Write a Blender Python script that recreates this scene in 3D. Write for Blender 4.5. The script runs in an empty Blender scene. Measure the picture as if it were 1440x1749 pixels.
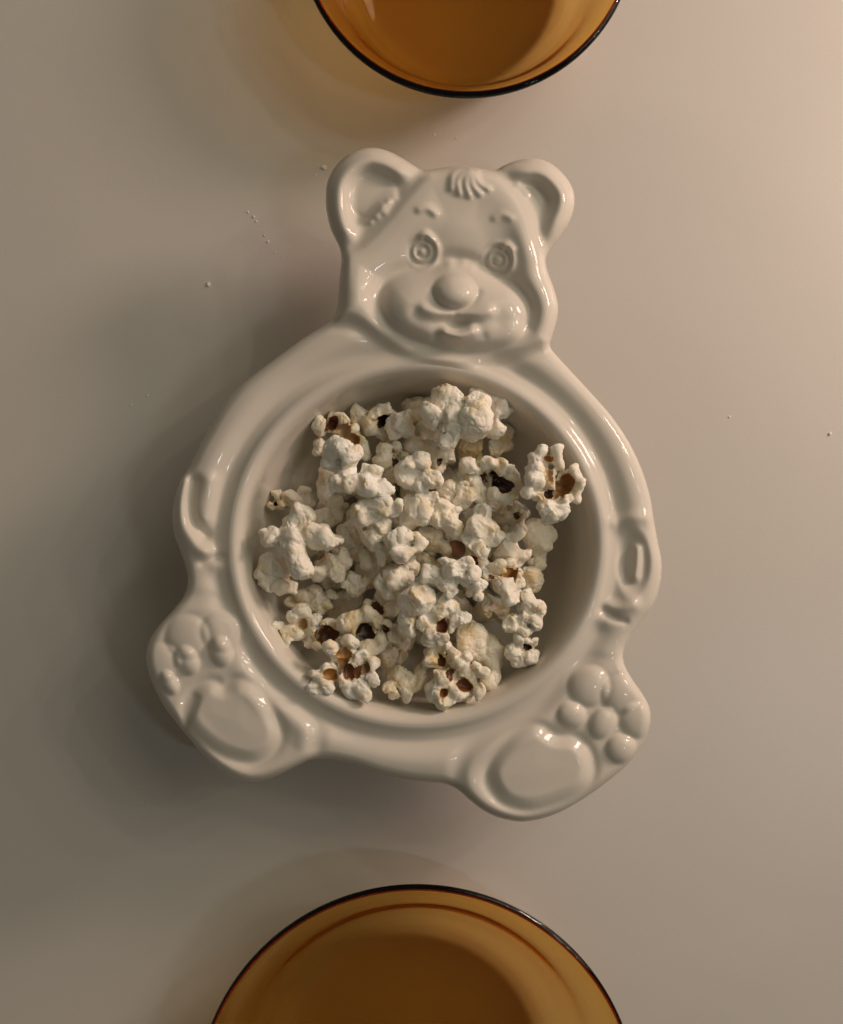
import bpy, math, random
import numpy as np

# ------------------------------------------------------------------ camera, world, light, exposure
S = 0.0002            # one design unit = 0.2 mm
D = 1800.0            # camera height above the bear bowl's rim (design units)
RIM = 230.0           # rim height above the table
CU, CV = 720.0, 960.0 # design coordinates straight below the camera
sc = bpy.context.scene
COL = sc.collection

cam = bpy.data.cameras.new('camera')
cam.sensor_fit = 'VERTICAL'
cam.sensor_height = 36.0
cam.lens = 36.0 * D / 1749.0
cam.shift_y = (CV - 874.5) / 1749.0
cam.clip_start = 0.01
cam.clip_end = 50
cam.dof.use_dof = True
cam.dof.focus_distance = (D + 15) * S
cam.dof.aperture_fstop = 13.0
camo = bpy.data.objects.new('camera', cam)
camo.location = (0, 0, (RIM + D) * S)
COL.objects.link(camo)
sc.camera = camo

w = bpy.data.worlds.new('World')
sc.world = w
w.use_nodes = True
bg = w.node_tree.nodes['Background']
bg.inputs[0].default_value = (1.0, 0.87, 0.66, 1)
bg.inputs[1].default_value = 0.068


def area(name, loc, target, size, power, colour, size_y=None):
    l = bpy.data.lights.new(name, 'AREA')
    l.energy = power
    l.color = colour
    l.size = size
    if size_y:
        l.shape = 'RECTANGLE'
        l.size_y = size_y
    o = bpy.data.objects.new(name, l)
    o.location = loc
    import mathutils
    d = mathutils.Vector(target) - mathutils.Vector(loc)
    o.rotation_euler = d.to_track_quat('-Z', 'Y').to_euler()
    COL.objects.link(o)
    return o


# a cluster of small bulbs up and to the right, a low pinkish lamp at the right, a pale window overhead
for n_, (x_, y_, z_) in enumerate([(0.54, 0.30, 0.58), (0.66, 0.20, 0.66), (0.46, 0.40, 0.62), (0.66, 0.38, 0.54), (0.56, 0.24, 0.76)]):
    area('bulb', (x_, y_, z_), (0, 0.02, 0.03), 0.018, 0.13, (1.0, 0.86, 0.68))
area('room_light', (1.05, 0.72, 1.05), (0, 0.02, 0.03), 1.4, 6.4, (1.0, 0.89, 0.70))
area('side_lamp', (0.54, 0.35, 0.28), (0.0, 0.02, 0.02), 0.14, 2.0, (1.0, 0.71, 0.60))
area('window_light', (0.42, -0.16, 0.80), (-0.02, 0.0, 0.03), 0.02, 0.26, (0.84, 0.92, 1.0), 0.10)

vs = sc.view_settings
vs.view_transform = 'Standard'
vs.look = 'None'
vs.exposure = 0.16
vs.gamma = 1.0
vs.use_curve_mapping = False
sc.cycles.max_bounces = 14
sc.cycles.transmission_bounces = 12
sc.cycles.use_denoising = True
sc.cycles.blur_glossy = 0.5
sc.cycles.sample_clamp_indirect = 4.0


# ------------------------------------------------------------------ helpers
def world_of(u, v, z):
    """design plan position (read at rim height) and height -> metres"""
    k = (D - (z - RIM)) / D
    return np.stack([(u - CU) * S * k, -(v - CV) * S * k, z * S + 0 * u], axis=-1)


def tag(o, label=None, cat=None, group=None, kind=None):
    if label: o['label'] = label
    if cat: o['category'] = cat
    if group: o['group'] = group
    if kind: o['kind'] = kind
    return o


def empty(name, loc=(0, 0, 0)):
    o = bpy.data.objects.new(name, None)
    o.location = loc
    o.empty_display_size = 0.01
    COL.objects.link(o)
    return o


def make_mesh(name, co, faces, mat, smooth=True, normals=None):
    me = bpy.data.meshes.new(name)
    if isinstance(faces, np.ndarray):
        n, k = faces.shape
        me.vertices.add(len(co))
        me.vertices.foreach_set('co', np.ascontiguousarray(co, dtype=np.float32).ravel())
        me.loops.add(n * k)
        me.loops.foreach_set('vertex_index', np.ascontiguousarray(faces, dtype=np.int32).ravel())
        me.polygons.add(n)
        me.polygons.foreach_set('loop_start', np.arange(0, n * k, k, dtype=np.int32))
        me.polygons.foreach_set('loop_total', np.full(n, k, dtype=np.int32))
        me.update(calc_edges=True)
    else:
        me.from_pydata([tuple(c) for c in co], [], faces)
        me.update()
    me.validate()
    me.polygons.foreach_set('use_smooth', np.full(len(me.polygons), smooth))
    if normals is not None:
        me.normals_split_custom_set_from_vertices([tuple(q) for q in normals])
    me.materials.append(mat)
    return me


def obj(name, me, parent=None, loc=None):
    o = bpy.data.objects.new(name, me)
    COL.objects.link(o)
    if parent is not None:
        o.parent = parent
    if loc is not None:
        o.location = loc
    return o


def new_mat(name):
    m = bpy.data.materials.new(name)
    m.use_nodes = True
    nt = m.node_tree
    return m, nt, nt.nodes['Principled BSDF']


def sstep(a, b, x):
    t = np.clip((x - a) / (b - a), 0, 1)
    return t * t * (3 - 2 * t)


def catmull(pts, n=6, closed=True):
    p = np.array(pts, float)
    out = []
    m = len(p)
    for i in range(m if closed else m - 1):
        if closed:
            a, b, c, d = p[i - 1], p[i], p[(i + 1) % m], p[(i + 2) % m]
        else:
            a, b, c, d = p[max(i - 1, 0)], p[i], p[i + 1], p[min(i + 2, m - 1)]
        for t in np.arange(n) / n:
            out.append(0.5 * ((2 * b) + (c - a) * t + (2 * a - 5 * b + 4 * c - d) * t * t + (3 * b - a - 3 * c + d) * t ** 3))
    if not closed:
        out.append(p[-1])
    return np.array(out)


def seg_dist2(U, V, a, b):
    ex, ey = b[0] - a[0], b[1] - a[1]
    px, py = U - a[0], V - a[1]
    t = np.clip((px * ex + py * ey) / (ex * ex + ey * ey + 1e-9), 0, 1)
    return (px - t * ex) ** 2 + (py - t * ey) ** 2, t


def sd_poly(U, V, poly):
    """signed distance, positive inside"""
    d2 = np.full(U.shape, 1e12)
    ins = np.zeros(U.shape, bool)
    n = len(poly)
    for i in range(n):
        a, b = poly[i], poly[(i + 1) % n]
        q, _ = seg_dist2(U, V, a, b)
        np.minimum(d2, q, out=d2)
        if a[1] != b[1]:
            c = ((a[1] <= V) != (b[1] <= V)) & (U < (b[0] - a[0]) * (V - a[1]) / (b[1] - a[1]) + a[0])
            ins ^= c
    d = np.sqrt(d2)
    return np.where(ins, d, -d)


def poly_local(U, V, poly, pad=45):
    """sd_poly evaluated only near the polygon (grid arrays)"""
    out = np.full(U.shape, -1e3)
    m = (U > poly[:, 0].min() - pad) & (U < poly[:, 0].max() + pad) & (V > poly[:, 1].min() - pad) & (V < poly[:, 1].max() + pad)
    out[m] = sd_poly(U[m], V[m], poly)
    return out


def line_dist(U, V, pts):
    d2 = np.full(U.shape, 1e12)
    for a, b in zip(pts[:-1], pts[1:]):
        q, _ = seg_dist2(U, V, a, b)
        np.minimum(d2, q, out=d2)
    return np.sqrt(d2)


# ------------------------------------------------------------------ materials
# satin white table
mat_table, nt, b = new_mat('white_tabletop')
tc = nt.nodes.new('ShaderNodeTexCoord')
n1 = nt.nodes.new('ShaderNodeTexNoise'); n1.inputs['Scale'].default_value = 5.0; n1.inputs['Detail'].default_value = 5
n2 = nt.nodes.new('ShaderNodeTexNoise'); n2.inputs['Scale'].default_value = 900.0; n2.inputs['Detail'].default_value = 3
cr = nt.nodes.new('ShaderNodeValToRGB')
n1.inputs['Distortion'].default_value = 0.6
cr.color_ramp.elements[0].position = 0.3; cr.color_ramp.elements[0].color = (0.66, 0.63, 0.575, 1)
cr.color_ramp.elements[1].position = 0.7; cr.color_ramp.elements[1].color = (0.73, 0.70, 0.645, 1)
mr = nt.nodes.new('ShaderNodeMapRange'); mr.inputs[3].default_value = 0.24; mr.inputs[4].default_value = 0.46
bu = nt.nodes.new('ShaderNodeBump'); bu.inputs['Strength'].default_value = 0.05; bu.inputs['Distance'].default_value = 0.0004
nt.links.new(tc.outputs['Object'], n1.inputs['Vector']); nt.links.new(tc.outputs['Object'], n2.inputs['Vector'])
nt.links.new(n1.outputs['Fac'], cr.inputs[0])
n3 = nt.nodes.new('ShaderNodeTexNoise'); n3.inputs['Scale'].default_value = 2600.0; n3.inputs['Detail'].default_value = 2
nt.links.new(tc.outputs['Object'], n3.inputs['Vector'])
sp = nt.nodes.new('ShaderNodeMapRange'); sp.inputs[1].default_value = 0.3; sp.inputs[2].default_value = 0.7; sp.inputs[3].default_value = 0.93; sp.inputs[4].default_value = 1.05
nt.links.new(n3.outputs['Fac'], sp.inputs[0])
mu = nt.nodes.new('ShaderNodeVectorMath'); mu.operation = 'SCALE'
nt.links.new(cr.outputs[0], mu.inputs[0]); nt.links.new(sp.outputs[0], mu.inputs['Scale'])
nt.links.new(mu.outputs[0], b.inputs['Base Color'])
nt.links.new(n1.outputs['Fac'], mr.inputs[0]); nt.links.new(mr.outputs[0], b.inputs['Roughness'])
nt.links.new(n2.outputs['Fac'], bu.inputs['Height']); nt.links.new(bu.outputs[0], b.inputs['Normal'])

# glazed ceramic
mat_cer, nt, b = new_mat('white_glazed_ceramic')
b.inputs['Base Color'].default_value = (0.73, 0.685, 0.60, 1)
b.inputs['Roughness'].default_value = 0.08
b.inputs['IOR'].default_value = 1.5
b.inputs['Specular IOR Level'].default_value = 0.27
tc = nt.nodes.new('ShaderNodeTexCoord')
n1 = nt.nodes.new('ShaderNodeTexNoise'); n1.inputs['Scale'].default_value = 75.0; n1.inputs['Detail'].default_value = 2
bu = nt.nodes.new('ShaderNodeBump'); bu.inputs['Strength'].default_value = 0.10; bu.inputs['Distance'].default_value = 0.001
nt.links.new(tc.outputs['Object'], n1.inputs['Vector'])
nt.links.new(n1.outputs['Fac'], bu.inputs['Height'])
nt.links.new(bu.outputs[0], b.inputs['Normal'])

# amber glass
mat_glass, nt, b = new_mat('amber_glass')
b.inputs['Base Color'].default_value = (1, 1, 1, 1)
b.inputs['Transmission Weight'].default_value = 1.0
b.inputs['Roughness'].default_value = 0.0
b.inputs['IOR'].default_value = 1.5
va = nt.nodes.new('ShaderNodeVolumeAbsorption')
va.inputs['Color'].default_value = (0.955, 0.70, 0.0, 1)
va.inputs['Density'].default_value = 640.0
nt.links.new(va.outputs[0], nt.nodes['Material Output'].inputs['Volume'])

# popcorn flake: colour from the 'tint' attribute (cream towards the hull, white at the tips)
mat_flake, nt, b = new_mat('popcorn_flake')
at = nt.nodes.new('ShaderNodeAttribute'); at.attribute_name = 'tint'
tc = nt.nodes.new('ShaderNodeTexCoord')
n1 = nt.nodes.new('ShaderNodeTexNoise'); n1.inputs['Scale'].default_value = 420.0; n1.inputs['Detail'].default_value = 4
n2 = nt.nodes.new('ShaderNodeTexNoise'); n2.inputs['Scale'].default_value = 1500.0; n2.inputs['Detail'].default_value = 2
ad = nt.nodes.new('ShaderNodeMath'); ad.operation = 'MULTIPLY_ADD'; ad.inputs[1].default_value = 0.35
bu = nt.nodes.new('ShaderNodeBump'); bu.inputs['Strength'].default_value = 0.3; bu.inputs['Distance'].default_value = 0.0007
nt.links.new(tc.outputs['Object'], n1.inputs['Vector']); nt.links.new(tc.outputs['Object'], n2.inputs['Vector'])
nt.links.new(n2.outputs['Fac'], ad.inputs[0]); nt.links.new(n1.outputs['Fac'], ad.inputs[2])
nt.links.new(ad.outputs[0], bu.inputs['Height']); nt.links.new(bu.outputs[0], b.inputs['Normal'])
nt.links.new(at.outputs['Color'], b.inputs['Base Color'])
b.inputs['Roughness'].default_value = 0.62
b.inputs['Specular IOR Level'].default_value = 0.35
b.inputs['Subsurface Weight'].default_value = 0.75
b.inputs['Subsurface Radius'].default_value = (1.0, 0.75, 0.45)
b.inputs['Subsurface Scale'].default_value = 0.0012

mat_hull, nt, b = new_mat('popcorn_hull')
at = nt.nodes.new('ShaderNodeAttribute'); at.attribute_name = 'tint'
nt.links.new(at.outputs['Color'], b.inputs['Base Color'])
b.inputs['Roughness'].default_value = 0.38

mat_salt, nt, b = new_mat('salt')
b.inputs['Base Color'].default_value = (0.9, 0.88, 0.84, 1)
b.inputs['Roughness'].default_value = 0.4

# ------------------------------------------------------------------ table
T = 1.6
me = make_mesh('tabletop', np.array([(-T, -T, 0), (T, -T, 0), (T, T, 0), (-T, T, 0), (-T, -T, -0.03), (T, -T, -0.03), (T, T, -0.03), (-T, T, -0.03)]),
               [(0, 1, 2, 3), (7, 6, 5, 4), (0, 4, 5, 1), (1, 5, 6, 2), (2, 6, 7, 3), (3, 7, 4, 0)], mat_table, smooth=False)
tag(obj('tabletop', me), kind='structure')

# ------------------------------------------------------------------ bear bowl
SIL = catmull([
    (583, 432), (565, 390), (557, 350), (560, 310), (577, 280), (603, 260), (633, 252), (663, 258), (690, 272), (709, 284), (723, 291),
    (747, 288), (777, 284), (807, 286), (843, 291), (860, 283), (883, 274), (910, 270), (937, 277), (960, 295), (977, 320), (981, 347),
    (973, 377), (957, 403), (941, 423), (932, 441), (935, 463), (946, 493), (953, 523), (950, 550), (942, 577), (939, 592), (953, 610),
    (975, 634), (1010, 672), (1045, 712), (1075, 757), (1097, 805), (1110, 848), (1116, 885), (1123, 924), (1130, 962), (1127, 999),
    (1115, 1034), (1093, 1064), (1073, 1092), (1064, 1114), (1067, 1137), (1081, 1162), (1097, 1185), (1109, 1208), (1111, 1231),
    (1104, 1257), (1090, 1282), (1070, 1307), (1037, 1335), (1001, 1361), (962, 1384), (925, 1398), (891, 1403), (859, 1398), (831, 1387),
    (805, 1368), (782, 1348), (760, 1338), (730, 1335), (690, 1330), (645, 1319), (605, 1305), (570, 1297), (545, 1296), (526, 1299),
    (505, 1309), (479, 1322), (449, 1333), (419, 1335), (389, 1324), (356, 1298), (332, 1271), (311, 1246), (281, 1207), (259, 1163),
    (250, 1127), (254, 1098), (270, 1071), (293, 1045), (313, 1020), (321, 996), (318, 970), (308, 940), (298, 913), (295, 883), (298, 853),
    (309, 820), (325, 795), (339, 766), (356, 735), (380, 695), (406, 664), (438, 637), (477, 608), (517, 579), (551, 557), (570, 544),
    (577, 523), (580, 480)], 4)
LIPC, LRX, LRY = (713.0, 930.0), 317.0, 308.0

G = 2.0
us = np.arange(236, 1146, G)
vv = np.arange(240, 1418, G)
U, V = np.meshgrid(us, vv, indexing='ij')


def sil_sd(U, V):
    return sd_poly(U, V, SIL)


def lip_sd(U, V):
    dx, dy = U - LIPC[0], V - LIPC[1]
    rho = np.sqrt((dx / LRX) ** 2 + (dy / LRY) ** 2) + 1e-9
    return (rho - 1) * np.hypot(dx, dy) / rho


def dome(cx, cy, rx, ry, h, ang=0.0, p=0.5):
    c, s = math.cos(ang), math.sin(ang)
    x, y = (U - cx) * c + (V - cy) * s, -(U - cx) * s + (V - cy) * c
    return h * np.clip(1 - (x / rx) ** 2 - (y / ry) ** 2, 0, 1) ** p


def inside(cx, cy, rx, ry, ang=0.0):
    c, s = math.cos(ang), math.sin(ang)
    x, y = (U - cx) * c + (V - cy) * s, -(U - cx) * s + (V - cy) * c
    return (x / rx) ** 2 + (y / ry) ** 2 < 1


def ridge(pts, r, h):
    p = np.array(pts, float)
    out = np.zeros_like(U)
    m = (U > p[:, 0].min() - 3 * r) & (U < p[:, 0].max() + 3 * r) & (V > p[:, 1].min() - 3 * r) & (V < p[:, 1].max() + 3 * r)
    out[m] = h * np.exp(-(line_dist(U[m], V[m], catmull(pts, 5, False)) / r) ** 2)
    return out


def gauss(cx, cy, rx, ry, h):
    return h * np.exp(-((U - cx) / rx) ** 2 - ((V - cy) / ry) ** 2)


d = sil_sd(U, V)
e = lip_sd(U, V)
H = np.full(U.shape, -8.0)
H += 8 * np.exp(-(e / 12) ** 2)
H -= 6 * np.exp(-((e - 34) / 19) ** 2)
band = np.clip(d, 0, None) + np.clip(e - 28, 0, None)
t = np.clip(d, 0, None) / (band + 1e-6)
H += 10.5 * np.sin(np.pi * np.clip(t, 0, 1)) * sstep(30, 75, band) * (e > 0)

# head
HEAD = catmull([(583, 432), (612, 412), (648, 375), (688, 328), (723, 291), (747, 286), (777, 282), (807, 284), (843, 290), (882, 320), (910, 364),
                (925, 408), (934, 441), (937, 463), (949, 493), (956, 523), (953, 550), (944, 577), (938, 592), (900, 606), (850, 620),
                (800, 629), (760, 629), (720, 621), (680, 604), (640, 578), (602, 554), (570, 546), (576, 523), (578, 480)], 4)
hd = poly_local(U, V, HEAD, 60)
headw = sstep(0, 16, hd)
bandfix = 10.5 * np.sin(np.pi * np.clip(t, 0, 1)) * sstep(30, 75, band) * (e > 0)
H -= bandfix * sstep(-25, 12, hd)
H += 15 * sstep(-8, 20, hd)
sidew = 0.15 + 0.85 * sstep(840, 900, U) * sstep(330, 420, V) + 0.55 * sstep(700, 640, U) * sstep(430, 500, V)
H += 9 * np.exp(-((hd - 30) / 20) ** 2) * (hd > -60) * np.clip(sidew, 0, 1)
H -= 10 * sstep(30, 95, hd)
H += gauss(780, 385, 75, 50, 13)                       # forehead
H += gauss(606, 500, 26, 46, 5)                        # left cheek
# ears
EARS = [(636, 333, 79, 78), (908, 348, 73, 78)]
earmask = []
for i, (cx, cy, rx, ry) in enumerate(EARS):
    m = (np.hypot((U - cx) / rx, (V - cy) / ry) < 1.45) & (hd < 2) & (V < 436)
    earmask.append(m)
    q = np.hypot((U - cx) / rx, (V - cy) / ry)
    q = np.clip(1 - d / 80.0, 0, 1)
    wgt = m * sstep(10, -34, hd)
    H -= bandfix * wgt * sstep(-25, 12, -hd) * (1 - sstep(-25, 12, hd))
    H += wgt * (17 * np.exp(-((d - 22) / 15) ** 2) - (8 if i == 0 else 7) * sstep(28, 54, d))
H += dome(637, 333, 42, 40, 6, 0, 0.5) * sstep(4, -14, hd)      # pad inside the left ear
for k in range(3):
    H += ridge([(632 + 12 * k, 378 - 8 * k), (641 + 12 * k, 362 - 8 * k), (652 + 11 * k, 352 - 7 * k)], 5.5, 6)
H += ridge([(884, 316), (893, 322), (900, 331)], 6, 4)
# muzzle
MUZ = catmull([(650, 520), (660, 485), (692, 466), (735, 456), (770, 446), (812, 456), (848, 474), (880, 495), (900, 522), (901, 550), (886, 577),
               (852, 594), (797, 602), (743, 592), (692, 571), (663, 549)], 4)
md = poly_local(U, V, MUZ, 45)
mdn = np.clip(md / 46, 0, 1)
mdn = np.clip(md / 66, 0, 1)
H += 30 * (1 - (1 - mdn) ** 2.2)
H -= (9 - 6 * sstep(555, 600, V)) * np.exp(-((md + 6) / 13) ** 2)
# bridge bumps above the nose
H += gauss(768, 449, 8, 7, 4) + gauss(792, 450, 9, 7, 5) + gauss(806, 455, 8, 7, 4)
H += gauss(700, 528, 30, 34, 6) + gauss(866, 512, 30, 34, 3)   # cheek puffs
H += gauss(777, 580, 40, 14, 4)
# nose, mouth
H += dome(777, 497, 36, 30, 19, 0.05, 0.55)
H -= ridge([(740, 500), (752, 520), (777, 528), (802, 520), (816, 500)], 7, 5)
H -= gauss(780, 553, 33, 16, 23)
H -= gauss(854, 545, 24, 20, 8)
H -= gauss(714, 535, 14, 14, 5)
H += ridge([(724, 528), (746, 535), (768, 538)], 11, 9)
H += ridge([(788, 540), (812, 538), (834, 532)], 11, 10)
H += ridge([(762, 566), (783, 572), (804, 564)], 11, 16)
H -= ridge([(745, 577), (783, 588), (825, 574)], 8, 4)
# eyes
EYES = [(721, 430, (727, 398)), (850, 444, (867, 416))]
for (cx, cy, lash) in EYES:
    r = np.hypot(U - cx, (V - cy) / 1.06)
    H -= 5.5 * sstep(38, 20, r)
    H += 10 * np.exp(-((r - 26) / 5.5) ** 2) * (0.65 + 0.35 * np.clip((U - cx) / 25, -1, 1))
    H += 8 * np.exp(-((r - 14.5) / 3.6) ** 2)
    H += dome(cx, cy, 8.5, 8.5, 7)
    H += ridge([(lash[0] - 7, lash[1] + 6), (lash[0], lash[1]), (lash[0] + 9, lash[1] + 9)], 5, 6)
H += ridge([(716, 358), (730, 355), (743, 364)], 6, 5)
H += ridge([(845, 372), (858, 366), (872, 372)], 6, 3.5)
# tuft of hair
TUFT = [[(800, 287), (784, 289), (773, 300), (771, 322)], [(803, 290), (790, 297), (782, 310), (785, 330)], [(806, 291), (797, 303), (796, 318), (802, 334)],
        [(811, 291), (806, 305), (810, 320), (820, 331)], [(816, 290), (815, 303), (821, 314), (834, 322)]]
H += gauss(797, 308, 26, 20, 4)
for p in TUFT:
    H += ridge(p, 5.0, 5.5)

# left arm and paw
H -= ridge([(331, 822), (325, 858), (330, 890), (350, 914)], 10, 14)
H += ridge([(312, 822), (309, 860), (312, 898), (332, 930), (352, 941)], 13, 9)
H += ridge([(360, 822), (358, 855), (354, 885)], 13, 7)
H += gauss(352, 944, 16, 11, 6) + gauss(368, 966, 15, 13, 7)
H -= ridge([(345, 962), (360, 954), (378, 950)], 6, 5)
# right arm and paw
H += ridge([(1050, 893), (1072, 886), (1104, 884)], 12, 6)
rr = np.hypot((U - 1082) / 25, (V - 962) / 50)
H -= 12 * sstep(1.3, 0.65, rr)
H += ridge([(1089, 938), (1088, 962), (1085, 985)], 8, 9)
H += ridge([(1044, 1036), (1062, 1040), (1082, 1034)], 11, 9)
H += gauss(1034, 1060, 17, 14, 9)
H -= ridge([(1030, 1042), (1050, 1056), (1068, 1062)], 6, 5)

# feet
FOOT_L = catmull([(313, 1030), (345, 1026), (378, 1036), (402, 1062), (415, 1100), (430, 1140), (462, 1180), (505, 1208), (533, 1238), (537, 1270),
                  (526, 1301), (479, 1326), (419, 1340), (356, 1302), (307, 1248), (256, 1165), (245, 1120), (262, 1070), (290, 1044)], 4)
FOOT_R = catmull([(800, 1366), (785, 1330), (796, 1292), (830, 1262), (880, 1236), (925, 1212), (952, 1182), (974, 1150), (1005, 1134), (1040, 1136),
                  (1072, 1140), (1104, 1185), (1116, 1231), (1094, 1286), (1037, 1340), (962, 1390), (891, 1408), (831, 1392)], 4)
for F, (tx, ty, hx, hy) in ((FOOT_L, (310, 1090, 450, 1290)), (FOOT_R, (1055, 1195, 850, 1340))):
    fd = poly_local(U, V, F, 60)
    H -= bandfix * sstep(-30, 10, fd)
    ht = ((U - tx) * (hx - tx) + (V - ty) * (hy - ty)) / ((hx - tx) ** 2 + (hy - ty) ** 2)
    hw = sstep(0.2, 0.6, ht)
    H += 8 * sstep(-14, 16, fd) + hw * (5 * np.exp(-((fd - 19) / 17) ** 2) * (fd > -50) - 1.5 * sstep(18, 50, fd))
SOLE_L = catmull([(325, 1226), (334, 1190), (358, 1172), (383, 1181), (409, 1169), (437, 1188), (460, 1221), (472, 1254), (459, 1281), (429, 1295),
                  (389, 1285), (352, 1260)], 4)
SOLE_R = catmull([(849, 1347), (841, 1321), (852, 1295), (877, 1268), (902, 1252), (921, 1249), (948, 1264), (981, 1268), (999, 1287), (1005, 1314),
                  (994, 1339), (959, 1360), (909, 1375), (870, 1368)], 4)
soled = []
for P in (SOLE_L, SOLE_R):
    q = poly_local(U, V, P, 40)
    soled.append(q)
    H += 11 * sstep(-9, 16, q) + 2 * np.clip(q / 50, 0, 1) - 4 * np.exp(-((q + 11) / 8) ** 2)
H -= ridge([(334, 1192), (326, 1215), (313, 1246)], 6, 6)
# toes (bulges along the edge) and toe pads
for (x, y, r, h) in [(378, 1078, 36, 8), (320, 1088, 38, 8), (276, 1132, 34, 8), (1006, 1172, 36, 10), (1060, 1186, 34, 10), (1090, 1230, 32, 9)]:
    rr = np.hypot(U - x, V - y)
    H += h * np.clip(1 - (rr / r) ** 2, 0, 1) ** 0.8 - 1.0 * np.exp(-((rr - r) / 6) ** 2)
TOE_L = [(377, 1113, 19, 26, -0.25), (319, 1128, 20, 26, -0.5), (289, 1166, 14, 22, -0.5)]
TOE_R = [(976, 1221, 24, 23, 0.5), (1029, 1234, 21, 29, 0.5), (1061, 1279, 26, 25, 0.2)]
for (x, y, rx, ry, a) in TOE_L + TOE_R:
    H += dome(x, y, rx, ry, 12, a, 0.6)
    rr = np.hypot(U - x, V - y)



def blur(a, n):
    for _ in range(n):
        p = np.pad(a, 1, mode='edge')
        a = (p[1:-1, :-2] + 2 * p[1:-1, 1:-1] + p[1:-1, 2:]) / 4
        p = np.pad(a, 1, mode='edge')
        a = (p[:-2, 1:-1] + 2 * p[1:-1, 1:-1] + p[2:, 1:-1]) / 4
    return a


H = blur(H, 3)
R_E = 15.0
dd = np.clip(d, 0, R_E)
H -= (R_E - np.sqrt(R_E ** 2 - (R_E - dd) ** 2))
H = np.where(e < 14, H * sstep(-4, 14, e) + (-1 * 0) * 1.0, H)

# quads of the grid whose centre lies on the flange
dc = (d[:-1, :-1] + d[1:, :-1] + d[:-1, 1:] + d[1:, 1:]) / 4
ec = (e[:-1, :-1] + e[1:, :-1] + e[:-1, 1:] + e[1:, 1:]) / 4
keep = (dc > 0) & (ec > 0)
idx = np.arange(U.size).reshape(U.shape)
fi, fj = np.nonzero(keep)
quads = np.stack([idx[fi, fj], idx[fi, fj + 1], idx[fi + 1, fj + 1], idx[fi + 1, fj]], axis=1)
pu, pv, ph = U.ravel().copy(), V.ravel().copy(), H.ravel().copy()
# boundary edges
ed = np.concatenate([quads[:, [0, 1]], quads[:, [1, 2]], quads[:, [2, 3]], quads[:, [3, 0]]])
key = np.sort(ed, axis=1)
key = key[:, 0].astype(np.int64) * U.size + key[:, 1]
_, inv, cnt = np.unique(key, return_inverse=True, return_counts=True)
bed = ed[cnt[inv] == 1]
bv = np.unique(bed)
be = lip_sd(pu[bv], pv[bv])
outer_v = bv[be > 12]
inner_v = bv[be <= 12]
for _ in range(3):
    for vset, f in ((outer_v, sil_sd), (inner_v, lip_sd)):
        x, y = pu[vset], pv[vset]
        s0 = f(x, y)
        gx = (f(x + 0.5, y) - f(x - 0.5, y))
        gy = (f(x, y + 0.5) - f(x, y - 0.5))
        g2 = np.maximum(gx ** 2 + gy ** 2, 0.3)
        st = np.clip(s0, -3, 3)
        pu[vset] = x - st * gx / g2
        pv[vset] = y - st * gy / g2
# smooth the outer loop a little along its run
nb = {}
for a, c in bed:
    nb.setdefault(a, []).append(c); nb.setdefault(c, []).append(a)
for _ in range(3):
    nu, nv = pu.copy(), pv.copy()
    for a in outer_v:
        l = nb[a]
        if len(l) == 2:
            nu[a] = 0.5 * pu[a] + 0.25 * (pu[l[0]] + pu[l[1]])
            nv[a] = 0.5 * pv[a] + 0.25 * (pv[l[0]] + pv[l[1]])
    pu, pv = nu, nv
oh = ph.copy()
for _ in range(4):
    nh = ph.copy()
    for a in outer_v:
        l = nb[a]
        if len(l) == 2:
            nh[a] = 0.5 * ph[a] + 0.25 * (ph[l[0]] + ph[l[1]])
    ph = nh
ph[outer_v] = np.minimum(ph[outer_v], oh[outer_v] + 4) - 2.0
ph[inner_v] = 0.0
# skirt rings under the outer edge
x, y = pu[outer_v], pv[outer_v]
gx = (sil_sd(x + 3, y) - sil_sd(x - 3, y)) / 6
gy = (sil_sd(x, y + 3) - sil_sd(x, y - 3)) / 6
gl = np.maximum(np.hypot(gx, gy), 0.35)
gx, gy = gx / gl, gy / gl
rings = [(-0.6, -7), (1.5, -14), (7, -21), (18, -25), (34, -27)]
ring_idx = [outer_v]
base_n = len(pu)
for k, (ins_, dz) in enumerate(rings):
    pu = np.concatenate([pu, x + gx * ins_])
    pv = np.concatenate([pv, y + gy * ins_])
    ph = np.concatenate([ph, ph[outer_v] + dz])
    ring_idx.append(np.arange(base_n + k * len(outer_v), base_n + (k + 1) * len(outer_v)))
pos = np.full(base_n, -1)
pos[outer_v] = np.arange(len(outer_v))
obed = bed[(pos[bed[:, 0]] >= 0) & (pos[bed[:, 1]] >= 0)]
sk = []
for k in range(len(rings)):
    A, B = ring_idx[k], ring_idx[k + 1]
    p0, p1 = pos[obed[:, 0]], pos[obed[:, 1]]
    sk.append(np.stack([A[p1], A[p0], B[p0], B[p1]], axis=1))
sk = np.concatenate(sk)
co = world_of(pu, pv, ph + RIM)
# the full continuous surface gives the normals; parts are cut from it
allq = np.concatenate([quads, sk])
fn = np.cross(co[allq[:, 2]] - co[allq[:, 0]], co[allq[:, 3]] - co[allq[:, 1]])
if fn[:1000, 2].mean() < 0:
    quads = quads[:, ::-1]; sk = sk[:, ::-1]; allq = allq[:, ::-1]; fn = -fn
nrm = np.zeros_like(co)
for k in range(4):
    np.add.at(nrm, allq[:, k], fn)
nrm /= np.maximum(np.linalg.norm(nrm, axis=1, keepdims=True), 1e-12)

region = np.zeros(keep.shape, int)      # 0 rim


def cell(a):
    return a[:-1, :-1]


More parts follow.
